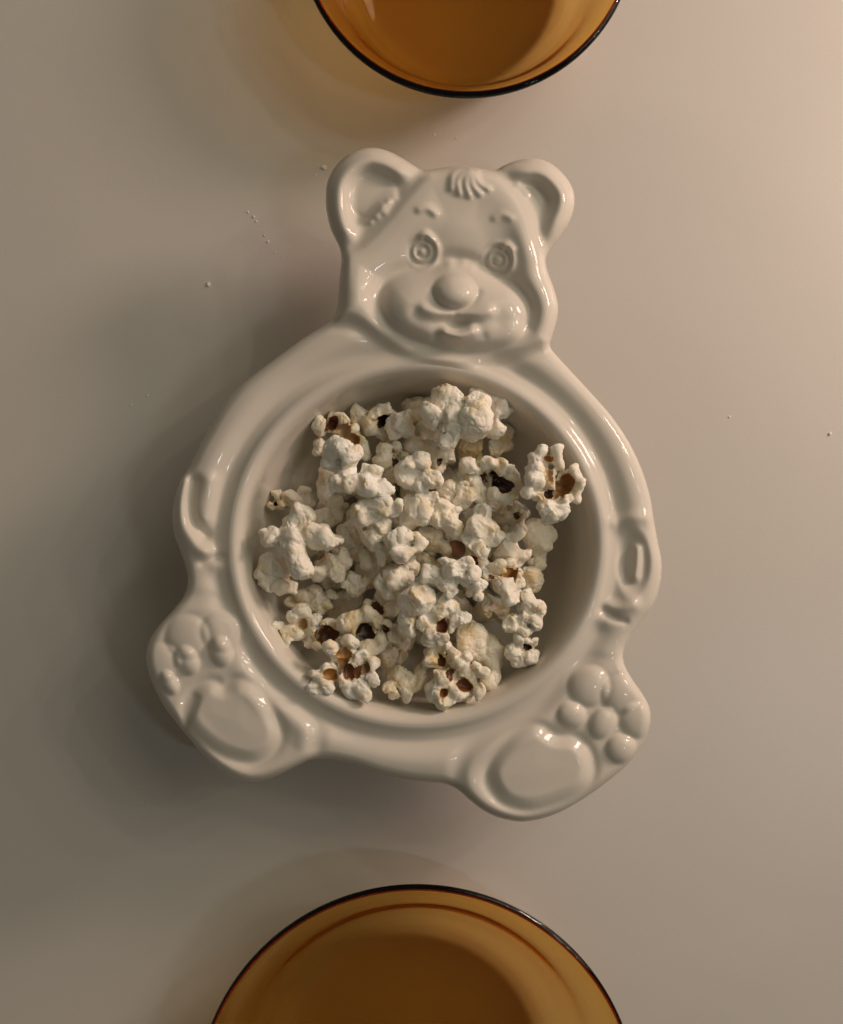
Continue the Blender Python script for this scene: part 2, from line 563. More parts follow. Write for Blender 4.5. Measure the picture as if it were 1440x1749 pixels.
hdC = cell(hd)
region[cell((U < 480) & (V > 600) & (V < 985) & (e > 40) & (hd < -6))] = 1
region[cell((U > 950) & (V > 640) & (V < 1085) & (e > 40) & (hd < -6))] = 2
region[cell(poly_local(U, V, FOOT_L, 10) > 0)] = 3
region[cell(poly_local(U, V, FOOT_R, 10) > 0)] = 4
region[cell(hd > 0)] = 5
region[cell(earmask[0] & (hd <= 0))] = 6
region[cell(earmask[1] & (hd <= 0))] = 7
region[cell(md > 0)] = 8
region[cell(inside(777, 497, 36, 30))] = 9
for i, (cx, cy, _) in enumerate(EYES):
    region[cell(inside(cx, cy, 30, 31))] = 10 + i
for i, p in enumerate([[(716, 358), (730, 355), (743, 364)], [(845, 372), (858, 366), (872, 372)]]):
    region[cell(line_dist(U, V, np.array(p, float)) < 8)] = 12 + i
tuft = np.zeros(U.shape, bool)
for p in TUFT:
    tuft |= line_dist(U, V, np.array(p, float)) < 8
region[cell(tuft & (hd > 2))] = 14
region[cell((soled[0] > -4))] = 15
region[cell((soled[1] > -4))] = 16
for i, (x_, y_, rx, ry, a) in enumerate(TOE_L + TOE_R):
    region[cell(inside(x_, y_, rx + 1, ry + 1, a))] = 17 + i
qreg = region[fi, fj]


def bear_part(name, q, parent):
    used, inv = np.unique(q, return_inverse=True)
    m = make_mesh(name, co[used], inv.reshape(q.shape), mat_cer, True, nrm[used])
    return obj(name, m, parent)


bear = empty('bear_bowl', tuple(world_of(np.array(713.0), np.array(930.0), np.array(RIM))[:2]) + (0.0,))
bl = np.array(bear.location)
co = co - bl
tag(bear, 'white glazed ceramic bowl shaped like a teddy bear, filled with popcorn', 'bowl')
rim = bear_part('rim', np.concatenate([quads[qreg == 0], sk]), bear)
for r_ in (1, 2):
    bear_part('arm', quads[qreg == r_], bear)
fl = bear_part('foot', quads[qreg == 3], bear)
fr = bear_part('foot', quads[qreg == 4], bear)
hdo = bear_part('head', quads[qreg == 5], bear)
for r_, nm in ((6, 'ear'), (7, 'ear'), (8, 'muzzle'), (9, 'nose'), (10, 'eye'), (11, 'eye'), (12, 'eyebrow'), (13, 'eyebrow'), (14, 'hair_tuft')):
    bear_part(nm, quads[qreg == r_], hdo)
bear_part('sole_pad', quads[qreg == 15], fl)
bear_part('sole_pad', quads[qreg == 16], fr)
for i in range(6):
    bear_part('toe_pad', quads[qreg == 17 + i], fl if i < 3 else fr)

# basin: inner wall, floor, outer wall, foot ring (turned profile, e = offset from the lip crest)
PROF = catmull([(0, 0), (-5, -0.9), (-11, -5), (-16, -13), (-20, -26), (-26, -58), (-36, -100), (-54, -145), (-86, -180), (-130, -198), (-200, -204), (-300, -205)], 4, False)
OUT = catmull([(-300, -218), (-200, -218), (-150, -219), (-146, -229.5), (-128, -229.5), (-120, -218), (-80, -195), (-44, -150), (-22, -100), (-11, -60), (-4, -36), (4, -24), (9, -12), (5, -3.5)], 3, False)
profile = np.concatenate([OUT[::-1][0:1] * 0 + np.array([[4.0, -2.5]]), PROF, OUT])
NA = 220
ang = np.arange(NA) / NA * 2 * math.pi
ksc = 1.0
cu, cv = LIPC
rows = []
for (ee, zz) in profile:
    rx, ry = max(LRX + ee, 0.5), max(LRY + ee * LRY / LRX, 0.5)
    X = (cu + rx * np.cos(ang) - CU) * S
    Y = -(cv + ry * np.sin(ang) - CV) * S
    rows.append(np.stack([X, Y, np.full(NA, (RIM + zz) * S)], axis=1))
bco = np.concatenate(rows) - bl
bf = []
for i in range(len(profile) - 1):
    a = np.arange(NA)
    c = (a + 1) % NA
    bf.append(np.stack([i * NA + a, i * NA + c, (i + 1) * NA + c, (i + 1) * NA + a], axis=1))
bf = np.concatenate(bf)
obj('basin', make_mesh('basin', bco, bf, mat_cer), bear)

# ------------------------------------------------------------------ amber glass bowls
def amber_bowl(u, v, r_img, rim_h, label):
    c = world_of(np.array(float(u)), np.array(float(v)), np.array(float(rim_h)))
    k = (D - (rim_h - RIM)) / D
    R = r_img * k
    t = 9.5
    cl = catmull([(0.30 * R, 6.0), (0.50 * R, 6.0), (0.575 * R, 7.0), (0.64 * R, 12), (0.695 * R, 24), (0.748 * R, 44), (0.80 * R, 74), (0.858 * R, 0.66 * rim_h),
                  (0.92 * R, 0.85 * rim_h), (R - 7, rim_h - 4)], 6, False)
    tg = np.gradient(cl, axis=0)
    tg /= np.linalg.norm(tg, axis=1, keepdims=True)
    nm = np.stack([tg[:, 1], -tg[:, 0]], axis=1)
    th = (np.interp(cl[:, 0] / R, [0.3, 0.6, 0.72, 0.9, 0.985], [6.2, 6.2, 5.0, 5.0, 6.6]))[:, None]
    outer = np.concatenate([[(0, 6 - th[0, 0])], cl + nm * th])
    inner = np.concatenate([(cl - nm * th)[::-1], [(0, 6 + th[0, 0])]])
    e0, tn, nn = cl[-1], tg[-1], nm[-1]
    lip = np.array([e0 + (nn * math.cos(a) + tn * math.sin(a)) * th[-1, 0] for a in np.linspace(0, math.pi, 11)[1:-1]])
    prof = np.concatenate([outer[1:], lip, inner[:-1]])
    prof[:, 1] = prof[:, 1] - prof[:, 1].min() + 1.0
    n = 160
    a = np.arange(n) / n * 2 * math.pi
    rows = [np.stack([p[0] * S * np.cos(a), p[0] * S * np.sin(a), np.full(n, p[1] * S)], axis=1) for p in prof]
    co_ = np.concatenate(rows + [np.array([[0, 0, prof[0][1] * S], [0, 0, prof[-1][1] * S]])])
    m = len(prof)
    faces = []
    for i in range(m - 1):
        for j in range(n):
            faces.append((i * n + j, i * n + (j + 1) % n, (i + 1) * n + (j + 1) % n, (i + 1) * n + j))
    for j in range(n):
        faces.append((m * n, (j + 1) % n, j))
        faces.append((m * n + 1, (m - 1) * n + j, (m - 1) * n + (j + 1) % n))
    o = obj('glass_bowl', make_mesh('glass_bowl', co_, faces, mat_glass), None, (c[0], c[1], 0.0002))
    return tag(o, label, 'bowl', 'amber glass bowls')


amber_bowl(798, -122, 290, 170, "empty amber glass bowl beyond the bear bowl's ears")
amber_bowl(712, 1889, 379, 190, "empty amber glass bowl below the bear bowl's feet")


# ------------------------------------------------------------------ popcorn
rng = np.random.RandomState(7)
LAT = rng.rand(64, 64, 64).astype(np.float32)


ROT = [np.linalg.qr(rng.randn(3, 3))[0].astype(np.float32) for _ in range(16)]


def vnoise(p, scale, off=0.0):
    r_ = ROT[int(abs(float(np.sum(off))) * 7.3) % 16]
    q = (p @ r_) / scale + off + 1000.0
    i = np.floor(q).astype(np.int64)
    f = (q - i).astype(np.float32)
    f = f * f * (3 - 2 * f)
    i0 = i & 63
    i1 = (i + 1) & 63
    fx, fy, fz = f[:, 0], f[:, 1], f[:, 2]
    x0, y0, z0, x1, y1, z1 = i0[:, 0], i0[:, 1], i0[:, 2], i1[:, 0], i1[:, 1], i1[:, 2]
    a = LAT[x0, y0, z0] * (1 - fx) + LAT[x1, y0, z0] * fx
    b_ = LAT[x0, y1, z0] * (1 - fx) + LAT[x1, y1, z0] * fx
    c = LAT[x0, y0, z1] * (1 - fx) + LAT[x1, y0, z1] * fx
    d_ = LAT[x0, y1, z1] * (1 - fx) + LAT[x1, y1, z1] * fx
    return ((a * (1 - fy) + b_ * fy) * (1 - fz) + (c * (1 - fy) + d_ * fy) * fz) * 2 - 1


def surface_nets(F):
    nx, ny, nz = F.shape
    ins = F < 0
    c = [ins[i:nx - 1 + i, j:ny - 1 + j, k:nz - 1 + k] for i in (0, 1) for j in (0, 1) for k in (0, 1)]
    s = sum(a.astype(np.int8) for a in c)
    act = (s > 0) & (s < 8)
    ci = np.argwhere(act)
    vid = np.full(act.shape, -1, np.int64)
    vid[act] = np.arange(len(ci))
    acc = np.zeros((len(ci), 3))
    n = np.zeros(len(ci))
    for ax in range(3):
        o1, o2 = [(1, 2), (0, 2), (0, 1)][ax]
        for a in (0, 1):
            for b_ in (0, 1):
                off = [0, 0, 0]; off[o1] = a; off[o2] = b_
                p0 = ci + off
                st = [0, 0, 0]; st[ax] = 1
                p1 = p0 + st
                v0 = F[p0[:, 0], p0[:, 1], p0[:, 2]]
                v1 = F[p1[:, 0], p1[:, 1], p1[:, 2]]
                m = (v0 < 0) != (v1 < 0)
                t_ = v0[m] / (v0[m] - v1[m])
                pt = np.array(off, float) + np.outer(t_, np.array(st, float))
                acc[m] += pt
                n[m] += 1
    verts = ci + acc / n[:, None]
    faces = []
    for ax in range(3):
        sl0 = [slice(1, -1)] * 3; sl1 = [slice(1, -1)] * 3
        sl0[ax] = slice(0, -1); sl1[ax] = slice(1, None)
        a, b_ = ins[tuple(sl0)], ins[tuple(sl1)]
        o1, o2 = [(1, 2), (2, 0), (0, 1)][ax]
        for flip in (False, True):
            e_ = np.argwhere((a & ~b_) if not flip else (~a & b_))
            if len(e_) == 0:
                continue
            base = e_ + 1
            base[:, ax] = e_[:, ax]
            def at_(d1, d2):
                q = base.copy(); q[:, o1] -= d1; q[:, o2] -= d2
                return vid[q[:, 0], q[:, 1], q[:, 2]]
            f = np.stack([at_(1, 1), at_(0, 1), at_(0, 0), at_(1, 0)], axis=1)
            faces.append(f[:, ::-1] if flip else f)
    return verts, np.concatenate(faces)


HULL = {'a': (0.42, 0.21, 0.06), 'b': (0.20, 0.075, 0.03), 'd': (0.05, 0.02, 0.015), 't': (0.52, 0.34, 0.17)}


def popcorn_mesh(lobes, pits, seed, vox=1.6, warm=0.0, rough=1.0):
    """lobes: (x, y, z, r) or capsules (x, y, z, r, x2, y2, z2, r2); pits: (x, y, r, kind[, dz]). returns flake, hull mesh data (design units)"""
    rs = np.random.RandomState(seed)
    L = np.array([(l[0], l[1], l[2], l[3]) for l in lobes] + [(l[4], l[5], l[6], l[7]) for l in lobes if len(l) > 4])
    pad = 7
    lo = (L[:, :3] - L[:, 3:4]).min(0) - pad
    hi = (L[:, :3] + L[:, 3:4]).max(0) + pad
    n = np.ceil((hi - lo) / vox).astype(int) + 1
    ax = [lo[i] + np.arange(n[i]) * vox for i in range(3)]
    P = np.stack(np.meshgrid(*ax, indexing='ij'), axis=-1).reshape(-1, 3).astype(np.float32)
    off = rs.rand(3) * 500
    # domain warp
    W = np.stack([vnoise(P, 19, off + 9 * k) for k in range(3)], axis=1) * 5.0
    W += np.stack([vnoise(P, 9, off + 31 + 9 * k) for k in range(3)], axis=1) * 0.9
    Q = P + W * rough
    F = np.full(len(P), 1e3, np.float32)
    k_ = 4.5
    for l in lobes:
        r = l[3]
        if len(l) > 4:
            a = np.array(l[:3]); bb = np.array(l[4:7])
            ev = bb - a
            pa = Q - a
            tt = np.clip(pa @ ev / (ev @ ev + 1e-9), 0, 1)
            f = np.linalg.norm(pa - np.outer(tt, ev), axis=1) - (r + (l[7] - r) * tt)
        else:
            sc_ = rs.uniform(0.86, 1.16, 3)
            A = rs.randn(3, 3); qm, _ = np.linalg.qr(A)
            pl = (Q - np.array(l[:3])) @ qm
            f = (np.linalg.norm(pl / sc_, axis=1) - r)
            for _ in range(4):
                nn = rs.randn(3); nn /= np.linalg.norm(nn)
                f = np.maximum(f, pl @ nn - r * rs.uniform(0.55, 0.9))
        h = np.maximum(k_ - np.abs(F - f), 0) / k_
        F = np.minimum(F, f) - h * h * k_ * 0.25
    band_ = np.abs(F) < 7
    Pb = P[band_]
    c1 = 1 - np.abs(0.8 * vnoise(Pb, 14, off + 77) + 0.35 * vnoise(Pb, 6, off + 61))
    c2 = 1 - np.abs(vnoise(Pb, 6.5, off + 99))
    msk = sstep(0.0, 0.45, vnoise(Pb, 24, off + 140))
    c3 = 1 - np.abs(0.8 * vnoise(Pb, 8.0, off + 121) + 0.3 * vnoise(Pb, 4.0, off + 17))
    det = 2.6 * (c1 ** 12) + 0.35 * (c2 ** 4) + msk * (1.7 * c3 ** 3 - 0.8) + 0.4 * vnoise(Pb, 3.4, off + 50) - 0.7
    F[band_] += det * rough
    G3 = F.reshape(n)
    hullF = np.full(len(P), -1e3, np.float32)
    hid = np.zeros(len(P), np.int8)
    for pi, p in enumerate(pits):
        ix = int(np.clip((p[0] - lo[0]) / vox, 0, n[0] - 1)); iy = int(np.clip((p[1] - lo[1]) / vox, 0, n[1] - 1))
        colm = np.nonzero(G3[ix, iy] < 0)[0]
        zt = ax[2][colm[-1]] if len(colm) else L[:, 2].mean()
        dz = p[4] if len(p) > 4 else 0.15
        c = np.array([p[0], p[1], zt + dz * p[2]])
        sc_ = np.array([rs.uniform(0.8, 1.25), rs.uniform(0.8, 1.25), rs.uniform(1.1, 1.5)])
        th = rs.uniform(0, 3.14)
        cr_, sr_ = math.cos(th), math.sin(th)
        pc = P + W * 1.1 - c
        pc = np.stack([pc[:, 0] * cr_ + pc[:, 1] * sr_, -pc[:, 0] * sr_ + pc[:, 1] * cr_, pc[:, 2]], axis=1)
        f = (np.sum(np.abs(pc / sc_) ** 2.6, axis=1) ** (1 / 2.6) - p[2] * 1.12)
        m = -f > hullF
        hullF[m] = -f[m]
        hid[m] = pi + 1
    ishull = hullF > F - 0.4
    F = np.maximum(F, hullF)
    G3 = F.reshape(n)
    G3[0] = G3[-1] = 1; G3[:, 0] = G3[:, -1] = 1; G3[:, :, 0] = G3[:, :, -1] = 1
    vt, fc = surface_nets(G3)
    gi = np.clip(np.round(vt).astype(int), 0, n - 1)
    flat = (gi[:, 0] * n[1] + gi[:, 1]) * n[2] + gi[:, 2]
    vh = ishull[flat]
    vid_ = hid[flat]
    co_ = lo + vt * vox
    # tint: white tips, cream flanks, yellow next to the hull
    near = sstep(-9, 0, hullF[flat])
    low = vnoise(co_.astype(np.float32), 22, off + 3) * 0.5 + 0.5
    fine = vnoise(co_.astype(np.float32), 6, off + 13) * 0.5 + 0.5
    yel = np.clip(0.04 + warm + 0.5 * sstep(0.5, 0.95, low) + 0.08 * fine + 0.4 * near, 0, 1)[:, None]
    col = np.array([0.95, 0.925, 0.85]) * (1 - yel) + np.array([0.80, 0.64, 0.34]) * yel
    hc = np.zeros_like(col)
    for pi, p in enumerate(pits):
        hc[vid_ == pi + 1] = HULL[p[3]]
    hc *= (0.75 + 0.5 * fine)[:, None]
    col[vh] = hc[vh]
    fh = vh[fc].sum(1) >= 3
    return co_, col, fc[~fh], fc[fh]


def tinted(name, co_, col, fc, mat, centre):
    used, inv = np.unique(fc, return_inverse=True)
    m = make_mesh(name, (co_[used] - centre) * S, inv.reshape(fc.shape), mat)
    ca = m.color_attributes.new('tint', 'FLOAT_COLOR', 'POINT')
    ca.data.foreach_set('color', np.concatenate([col[used], np.ones((len(used), 1))], axis=1).astype(np.float32).ravel())
    return m


def popcorn(label, z, lobes, pits=(), warm=0.0, seed=None, group='popcorn pieces on top of the pile'):
    """lobes in plan: (u, v, r[, dz]) or (u, v, r, u2, v2, r2)"""
    seed = seed if seed is not None else int(lobes[0][0] * 7 + lobes[0][1])
    z = 120 + (z - 140) * 1.4
    grow = 1.10 + 0.0012 * (z - 160)
    rs = np.random.RandomState(seed + 5)
    k = (D - (z - RIM)) / D
    LL = []
    def wx(u): return (u - CU) * k
    def wy(v): return -(v - CV) * k
    for l in lobes:
        r = l[2] * k * grow
        if len(l) == 6:
            LL.append((wx(l[0]), wy(l[1]), z + rs.uniform(-3, 5), r, wx(l[3]), wy(l[4]), z + rs.uniform(-3, 5), l[5] * k * grow))
        else:
            dz = l[3] if len(l) == 4 else rs.uniform(-0.45, 0.45) * r + (16 - r) * 0.3
            LL.append((wx(l[0]), wy(l[1]), z + dz, r))
    cx = np.mean([l[0] for l in LL]); cy = np.mean([l[1] for l in LL])
    # a core that ties the lobes together underneath
    ext = np.mean([math.hypot(l[0] - cx, l[1] - cy) for l in LL])
    for l in list(LL):
        x_, y_ = l[0] + (cx - l[0]) * 0.35, l[1] + (cy - l[1]) * 0.35
        LL.append((x_, y_, z - 12, max(8, min(l[3] * 0.85, 15))))
    PP = []
    for p in pits:
        pr = p[2] * k
        LL.append((wx(p[0]), wy(p[1]), z - pr * 0.9, pr * 1.25))
        PP.append((wx(p[0]), wy(p[1]), pr) + tuple(p[3:]))
    co_, col, ff, fh = popcorn_mesh(LL, PP, seed, warm=warm)
    centre = np.array([cx, cy, co_[:, 2].min()])
    o = obj('popcorn', tinted('popcorn', co_, col, ff, mat_flake, centre), None, tuple(centre * S))
    if len(fh) > 8:
        obj('hull', tinted('hull', co_, col, fh, mat_hull, centre), o)
    return tag(o, label, 'popcorn', group)


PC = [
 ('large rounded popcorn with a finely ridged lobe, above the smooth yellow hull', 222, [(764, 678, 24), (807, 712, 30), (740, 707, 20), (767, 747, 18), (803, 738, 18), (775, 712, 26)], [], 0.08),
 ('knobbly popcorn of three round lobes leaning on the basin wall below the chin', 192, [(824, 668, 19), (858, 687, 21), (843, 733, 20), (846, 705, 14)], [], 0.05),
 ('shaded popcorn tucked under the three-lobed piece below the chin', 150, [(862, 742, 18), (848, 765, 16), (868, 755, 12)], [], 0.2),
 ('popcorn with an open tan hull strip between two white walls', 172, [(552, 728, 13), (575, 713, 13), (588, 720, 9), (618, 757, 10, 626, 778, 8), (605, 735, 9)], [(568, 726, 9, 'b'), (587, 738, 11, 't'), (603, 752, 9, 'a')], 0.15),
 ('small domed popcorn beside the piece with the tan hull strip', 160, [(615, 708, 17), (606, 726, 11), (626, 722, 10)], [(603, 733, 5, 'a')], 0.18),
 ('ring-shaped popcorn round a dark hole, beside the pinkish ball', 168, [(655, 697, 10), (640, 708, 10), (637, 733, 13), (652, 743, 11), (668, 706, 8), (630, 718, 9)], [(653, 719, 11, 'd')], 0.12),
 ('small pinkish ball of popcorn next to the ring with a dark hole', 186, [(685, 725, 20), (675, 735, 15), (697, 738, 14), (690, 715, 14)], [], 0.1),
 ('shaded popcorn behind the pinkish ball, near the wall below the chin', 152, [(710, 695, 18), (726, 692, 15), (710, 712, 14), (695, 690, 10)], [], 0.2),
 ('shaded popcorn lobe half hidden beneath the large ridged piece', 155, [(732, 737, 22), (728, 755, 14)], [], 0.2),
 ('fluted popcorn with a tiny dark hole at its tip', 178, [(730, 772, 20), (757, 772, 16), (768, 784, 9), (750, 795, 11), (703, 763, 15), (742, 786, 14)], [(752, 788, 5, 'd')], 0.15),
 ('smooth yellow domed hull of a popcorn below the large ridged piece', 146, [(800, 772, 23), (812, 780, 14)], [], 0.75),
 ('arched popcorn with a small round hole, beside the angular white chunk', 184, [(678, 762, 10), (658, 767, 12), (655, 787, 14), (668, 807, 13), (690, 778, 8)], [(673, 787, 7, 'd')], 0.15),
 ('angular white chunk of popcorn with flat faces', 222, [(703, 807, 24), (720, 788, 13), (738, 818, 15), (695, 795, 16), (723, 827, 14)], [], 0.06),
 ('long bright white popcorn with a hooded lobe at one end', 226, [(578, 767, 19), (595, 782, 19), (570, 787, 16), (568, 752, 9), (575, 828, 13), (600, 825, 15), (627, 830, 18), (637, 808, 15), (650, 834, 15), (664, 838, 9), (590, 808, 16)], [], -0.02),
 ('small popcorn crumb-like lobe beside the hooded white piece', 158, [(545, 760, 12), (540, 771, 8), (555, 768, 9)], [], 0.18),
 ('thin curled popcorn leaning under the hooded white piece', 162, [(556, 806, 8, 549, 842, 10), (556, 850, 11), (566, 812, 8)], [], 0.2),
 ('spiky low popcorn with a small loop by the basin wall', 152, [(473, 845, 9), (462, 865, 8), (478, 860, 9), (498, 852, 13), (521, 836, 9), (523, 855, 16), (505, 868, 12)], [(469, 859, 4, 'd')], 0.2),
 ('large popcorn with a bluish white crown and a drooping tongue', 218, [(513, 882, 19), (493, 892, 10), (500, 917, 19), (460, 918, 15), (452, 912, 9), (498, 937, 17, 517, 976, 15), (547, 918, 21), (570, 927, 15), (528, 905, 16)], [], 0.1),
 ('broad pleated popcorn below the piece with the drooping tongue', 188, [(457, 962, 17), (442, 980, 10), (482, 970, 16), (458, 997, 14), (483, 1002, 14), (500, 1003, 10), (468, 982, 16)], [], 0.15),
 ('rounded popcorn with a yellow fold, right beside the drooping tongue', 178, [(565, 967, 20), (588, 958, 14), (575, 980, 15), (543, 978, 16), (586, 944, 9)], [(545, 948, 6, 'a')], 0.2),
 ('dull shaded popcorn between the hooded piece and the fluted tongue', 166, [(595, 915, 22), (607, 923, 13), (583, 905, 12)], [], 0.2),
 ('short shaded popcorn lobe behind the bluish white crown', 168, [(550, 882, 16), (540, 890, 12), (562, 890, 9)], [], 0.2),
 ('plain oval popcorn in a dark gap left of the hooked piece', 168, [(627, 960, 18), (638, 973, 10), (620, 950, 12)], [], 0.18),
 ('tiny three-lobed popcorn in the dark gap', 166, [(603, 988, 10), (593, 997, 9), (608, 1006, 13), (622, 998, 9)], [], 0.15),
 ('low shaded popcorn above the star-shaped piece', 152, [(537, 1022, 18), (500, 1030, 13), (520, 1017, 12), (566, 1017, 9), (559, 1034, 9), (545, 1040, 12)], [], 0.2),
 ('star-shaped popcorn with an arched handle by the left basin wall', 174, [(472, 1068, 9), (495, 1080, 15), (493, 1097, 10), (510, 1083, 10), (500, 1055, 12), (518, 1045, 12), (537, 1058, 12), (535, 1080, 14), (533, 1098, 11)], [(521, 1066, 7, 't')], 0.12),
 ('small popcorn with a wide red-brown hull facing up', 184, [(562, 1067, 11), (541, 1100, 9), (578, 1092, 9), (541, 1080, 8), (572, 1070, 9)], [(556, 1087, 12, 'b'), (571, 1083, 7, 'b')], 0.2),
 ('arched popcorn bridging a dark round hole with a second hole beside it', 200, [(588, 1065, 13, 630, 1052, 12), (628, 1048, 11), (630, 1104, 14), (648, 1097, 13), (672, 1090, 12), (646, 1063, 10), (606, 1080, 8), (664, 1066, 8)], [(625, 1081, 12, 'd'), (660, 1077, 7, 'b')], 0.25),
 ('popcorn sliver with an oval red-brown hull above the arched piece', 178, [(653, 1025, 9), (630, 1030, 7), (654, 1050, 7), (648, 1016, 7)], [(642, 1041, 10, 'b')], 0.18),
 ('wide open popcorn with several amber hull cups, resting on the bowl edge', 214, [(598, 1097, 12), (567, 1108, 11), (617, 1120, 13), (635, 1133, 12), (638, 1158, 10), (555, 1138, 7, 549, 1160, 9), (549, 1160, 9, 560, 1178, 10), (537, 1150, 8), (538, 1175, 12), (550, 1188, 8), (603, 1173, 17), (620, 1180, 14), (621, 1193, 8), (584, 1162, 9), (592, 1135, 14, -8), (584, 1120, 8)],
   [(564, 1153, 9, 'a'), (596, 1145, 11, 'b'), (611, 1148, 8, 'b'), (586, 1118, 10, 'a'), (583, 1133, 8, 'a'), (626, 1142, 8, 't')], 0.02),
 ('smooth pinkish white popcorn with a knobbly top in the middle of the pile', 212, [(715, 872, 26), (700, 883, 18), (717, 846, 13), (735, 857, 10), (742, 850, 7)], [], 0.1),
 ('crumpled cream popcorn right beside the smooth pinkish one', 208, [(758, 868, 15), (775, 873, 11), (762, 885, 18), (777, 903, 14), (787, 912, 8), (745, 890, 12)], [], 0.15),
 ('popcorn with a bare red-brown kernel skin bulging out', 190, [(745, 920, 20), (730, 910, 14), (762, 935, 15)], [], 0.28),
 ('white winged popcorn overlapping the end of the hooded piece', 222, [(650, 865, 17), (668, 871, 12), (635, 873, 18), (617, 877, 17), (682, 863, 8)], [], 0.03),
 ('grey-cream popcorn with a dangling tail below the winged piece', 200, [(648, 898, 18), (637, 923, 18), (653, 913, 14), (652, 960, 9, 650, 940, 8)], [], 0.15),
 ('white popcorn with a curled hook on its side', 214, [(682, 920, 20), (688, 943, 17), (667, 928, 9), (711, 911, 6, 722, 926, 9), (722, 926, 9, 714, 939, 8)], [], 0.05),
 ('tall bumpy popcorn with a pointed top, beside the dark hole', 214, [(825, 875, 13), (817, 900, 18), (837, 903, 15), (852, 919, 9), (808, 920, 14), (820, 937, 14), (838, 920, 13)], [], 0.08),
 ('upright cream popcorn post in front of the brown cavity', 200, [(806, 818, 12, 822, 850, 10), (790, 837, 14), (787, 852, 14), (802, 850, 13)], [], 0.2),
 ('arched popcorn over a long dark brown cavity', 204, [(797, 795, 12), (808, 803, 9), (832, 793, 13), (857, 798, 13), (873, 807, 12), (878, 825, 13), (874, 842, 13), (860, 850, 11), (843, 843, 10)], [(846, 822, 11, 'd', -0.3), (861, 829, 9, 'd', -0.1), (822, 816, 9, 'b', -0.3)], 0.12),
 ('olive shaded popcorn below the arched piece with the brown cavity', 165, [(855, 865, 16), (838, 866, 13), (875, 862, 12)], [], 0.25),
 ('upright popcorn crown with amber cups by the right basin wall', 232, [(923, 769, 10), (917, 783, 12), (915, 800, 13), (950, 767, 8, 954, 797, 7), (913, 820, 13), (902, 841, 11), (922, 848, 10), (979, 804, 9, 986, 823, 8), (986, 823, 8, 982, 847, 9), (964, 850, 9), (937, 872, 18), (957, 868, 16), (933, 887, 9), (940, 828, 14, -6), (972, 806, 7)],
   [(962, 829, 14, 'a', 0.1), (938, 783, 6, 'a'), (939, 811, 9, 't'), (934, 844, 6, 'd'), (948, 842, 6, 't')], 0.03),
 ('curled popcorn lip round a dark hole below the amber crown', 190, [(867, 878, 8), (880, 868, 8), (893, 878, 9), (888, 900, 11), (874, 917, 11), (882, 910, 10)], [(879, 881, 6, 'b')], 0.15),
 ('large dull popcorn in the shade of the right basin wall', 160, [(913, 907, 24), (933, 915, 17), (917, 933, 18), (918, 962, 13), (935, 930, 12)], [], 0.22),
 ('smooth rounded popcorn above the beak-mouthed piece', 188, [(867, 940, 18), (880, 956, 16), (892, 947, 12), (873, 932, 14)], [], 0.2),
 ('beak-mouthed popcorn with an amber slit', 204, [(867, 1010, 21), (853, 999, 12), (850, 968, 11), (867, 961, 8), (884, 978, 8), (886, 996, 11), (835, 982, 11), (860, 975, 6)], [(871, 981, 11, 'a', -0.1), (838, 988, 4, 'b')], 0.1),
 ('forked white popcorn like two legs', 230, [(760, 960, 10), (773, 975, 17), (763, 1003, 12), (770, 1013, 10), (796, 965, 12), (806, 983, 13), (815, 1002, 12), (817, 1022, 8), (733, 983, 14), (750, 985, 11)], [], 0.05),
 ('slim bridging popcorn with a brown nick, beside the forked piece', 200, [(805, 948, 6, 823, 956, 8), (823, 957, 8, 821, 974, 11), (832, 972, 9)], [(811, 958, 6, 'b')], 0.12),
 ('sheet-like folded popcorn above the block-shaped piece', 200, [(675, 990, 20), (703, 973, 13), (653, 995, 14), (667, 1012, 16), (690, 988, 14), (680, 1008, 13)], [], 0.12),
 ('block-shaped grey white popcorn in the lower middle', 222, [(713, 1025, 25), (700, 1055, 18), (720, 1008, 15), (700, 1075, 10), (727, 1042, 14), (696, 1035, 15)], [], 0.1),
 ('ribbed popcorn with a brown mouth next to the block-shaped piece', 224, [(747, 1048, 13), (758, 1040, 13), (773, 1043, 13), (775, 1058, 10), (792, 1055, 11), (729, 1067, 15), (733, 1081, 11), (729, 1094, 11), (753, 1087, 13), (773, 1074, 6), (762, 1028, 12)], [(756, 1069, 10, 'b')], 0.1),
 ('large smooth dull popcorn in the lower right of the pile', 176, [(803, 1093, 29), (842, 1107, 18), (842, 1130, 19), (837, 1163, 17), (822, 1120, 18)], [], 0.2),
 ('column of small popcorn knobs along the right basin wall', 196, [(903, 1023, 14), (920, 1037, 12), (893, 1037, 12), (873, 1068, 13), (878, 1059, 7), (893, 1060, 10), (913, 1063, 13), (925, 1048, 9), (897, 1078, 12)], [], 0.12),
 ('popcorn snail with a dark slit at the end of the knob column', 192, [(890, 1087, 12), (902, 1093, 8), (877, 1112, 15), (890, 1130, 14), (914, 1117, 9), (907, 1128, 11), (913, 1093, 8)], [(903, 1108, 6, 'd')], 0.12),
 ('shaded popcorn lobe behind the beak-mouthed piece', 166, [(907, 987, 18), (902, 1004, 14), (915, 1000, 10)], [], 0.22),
 ('wavy popcorn strip along the bottom of the pile', 188, [(678, 1155, 14), (697, 1168, 17), (663, 1173, 10), (674, 1183, 10), (715, 1167, 14), (696, 1185, 12), (718, 1147, 9), (725, 1136, 8)], [], 0.18),
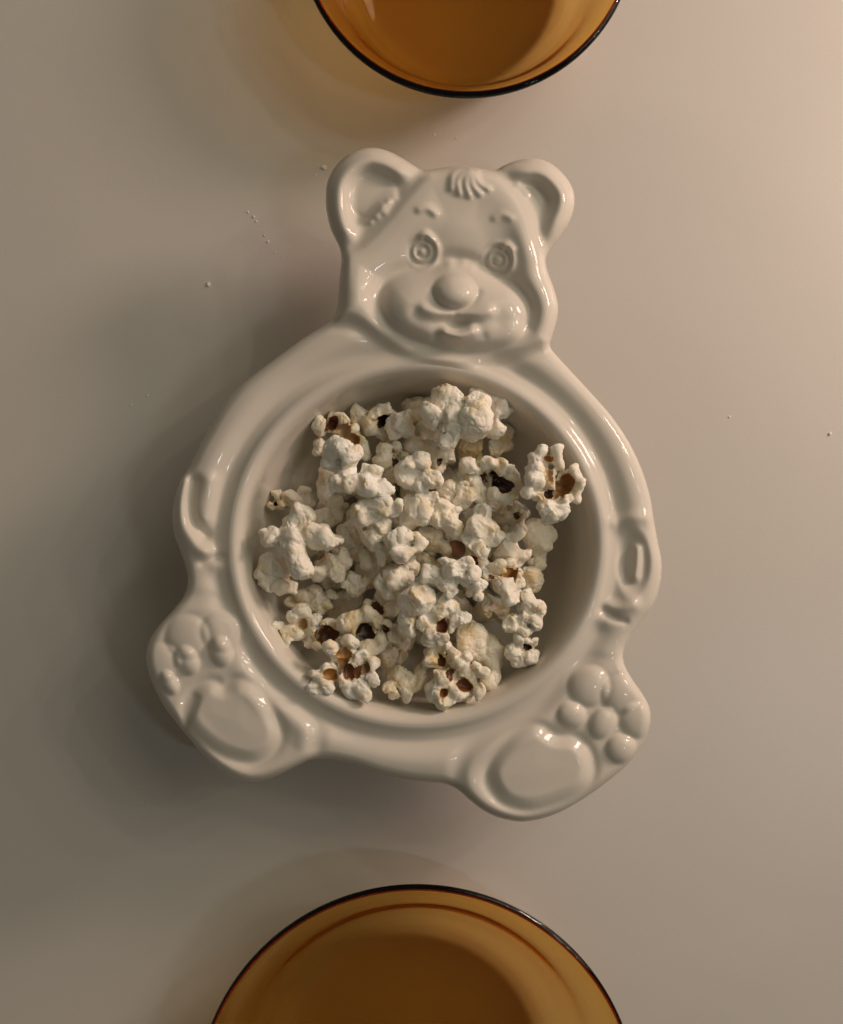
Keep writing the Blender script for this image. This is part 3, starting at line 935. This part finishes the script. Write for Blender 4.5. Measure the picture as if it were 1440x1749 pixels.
 ('wide popcorn with several small brown holes and a flat lid', 204, [(757, 1107, 15), (733, 1113, 10), (775, 1113, 11), (737, 1128, 11), (758, 1153, 15), (748, 1182, 17), (763, 1197, 15), (780, 1180, 16), (800, 1187, 12), (817, 1180, 11), (795, 1145, 13), (783, 1133, 10), (807, 1160, 8), (797, 1123, 9), (825, 1150, 10), (815, 1137, 7)],
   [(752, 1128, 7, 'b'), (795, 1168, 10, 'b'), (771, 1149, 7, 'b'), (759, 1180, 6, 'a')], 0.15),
 ('dim popcorn deep in the gap above the wavy strip', 140, [(662, 1123, 18), (685, 1122, 14), (667, 1142, 14)], [], 0.2),
 ('tan shaded popcorn in the gap above the forked piece', 166, [(723, 953, 16), (735, 962, 12), (712, 962, 12)], [], 0.3),
 ('leaf-shaped cream popcorn between the angular chunk and the upright post', 192, [(767, 833, 14), (757, 840, 11), (775, 843, 9), (770, 850, 10)], [], 0.2),
 ('dim popcorn in the dark gap below the beak-mouthed piece', 150, [(840, 1035, 18), (855, 1045, 12), (830, 1050, 12), (862, 1060, 11)], [], 0.22),
]
for lab, z, lobes, pits, warm in PC:
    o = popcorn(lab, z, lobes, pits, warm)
    if 'bare red-brown kernel' in lab:
        # the kernel skin itself: a smooth shell pushed out of the flake
        z = 120 + (z - 140) * 1.4
        k = (D - (z - RIM)) / D
        cc = np.array([(780 - CU) * k, -(937 - CV) * k, z + 1.0])
        co_, col, ff, fh = popcorn_mesh([(cc[0], cc[1], cc[2], 16), (cc[0] - 8, cc[1] + 2, cc[2] - 2, 14)], [], 4, rough=0.25)
        col[:] = np.array([0.36, 0.17, 0.09])
        c0 = np.array(o.location) / S
        obj('hull', tinted('hull', co_, col, ff, mat_hull, c0), o)

# the lower layers of the pile, seen in the gaps
protos = []
for s in range(8):
    rs = np.random.RandomState(100 + s)
    lobes = []
    for q in range(7):
        a = rs.uniform(0, 6.28); rr = rs.uniform(10, 24)
        lobes.append((rr * math.cos(a), rr * math.sin(a), rs.uniform(-10, 12), rs.uniform(11, 18)))
    lobes.append((0, 0, 0, 18))
    co_, col, ff, fh = popcorn_mesh(lobes, [], 200 + s, vox=1.9, warm=0.15)
    protos.append((tinted('popcorn', co_, col, ff, mat_flake, np.zeros(3)), tinted('hull', co_, col, fh, mat_hull, np.zeros(3)) if len(fh) > 8 else None))
rs = np.random.RandomState(31)
spots = []
for (zc, rmax, step) in ((46, 180, 62), (72, 200, 68)):
    for i in range(-5, 6):
        for j in range(-5, 6):
            x_ = (i + 0.5 * (j % 2)) * step + rs.uniform(-8, 8); y_ = j * step * 0.87 + rs.uniform(-8, 8)
            if math.hypot(x_, y_) < rmax:
                spots.append((x_, y_, zc + rs.uniform(-5, 5)))
cw = ((LIPC[0] - CU), -(LIPC[1] - CV))
for n_, (x_, y_, z_) in enumerate(spots):
    f_, h_ = protos[n_ % 8]
    o = obj('popcorn', f_, None, ((cw[0] + x_) * S, (cw[1] + y_) * S, z_ * S))
    o.rotation_euler = (rs.uniform(-0.7, 0.7), rs.uniform(-0.7, 0.7), rs.uniform(0, 6.28))
    tag(o, 'shaded popcorn buried in the lower layers of the pile', 'popcorn', 'popcorn pieces buried in the pile')
    if h_ is not None:
        obj('hull', h_, o)

# ------------------------------------------------------------------ salt crumbs on the table
def crumb(u, v, r, label, seed):
    rs = np.random.RandomState(seed)
    g = (1 + 5 ** 0.5) / 2
    ico = np.array([(-1, g, 0), (1, g, 0), (-1, -g, 0), (1, -g, 0), (0, -1, g), (0, 1, g), (0, -1, -g), (0, 1, -g), (g, 0, -1), (g, 0, 1), (-g, 0, -1), (-g, 0, 1)], float)
    ico /= np.linalg.norm(ico[0])
    ico *= rs.uniform(0.7, 1.3, (12, 1)) * r
    ico[:, 2] *= 0.4
    ico[:, 2] -= ico[:, 2].min()
    fs = [(0, 11, 5), (0, 5, 1), (0, 1, 7), (0, 7, 10), (0, 10, 11), (1, 5, 9), (5, 11, 4), (11, 10, 2), (10, 7, 6), (7, 1, 8), (3, 9, 4), (3, 4, 2), (3, 2, 6), (3, 6, 8), (3, 8, 9), (4, 9, 5), (2, 4, 11), (6, 2, 10), (8, 6, 7), (9, 8, 1)]
    c = world_of(np.array(float(u)), np.array(float(v)), np.array(0.0))
    o = obj('salt_crumb', make_mesh('salt_crumb', ico * S, fs, mat_salt, smooth=False), None, (c[0], c[1], 0.00002))
    tag(o, label, 'crumb', 'salt crumbs on the table')


crumb(554, 287, 5.5, "largest salt crumb on the table, beside the bear's ear tip", 1)
crumb(540, 299, 2.6, "tiny salt speck right next to the largest crumb", 2)
crumb(356, 486, 4.6, 'lone salt crumb on the table near the bear bowl', 3)
for i, (u, v, r) in enumerate([(424, 362, 2.2), (433, 370, 3.0), (438, 378, 2.2), (452, 402, 1.9), (458, 413, 2.6), (470, 432, 1.7), (224, 692, 2.6), (252, 676, 2.4), (1418, 741, 3.4), (1246, 712, 2.4), (742, 168 + 62, 2.2), (780, 236, 2.0)]):
    crumb(u, v, r, 'tiny salt speck scattered on the white tabletop', 10 + i)
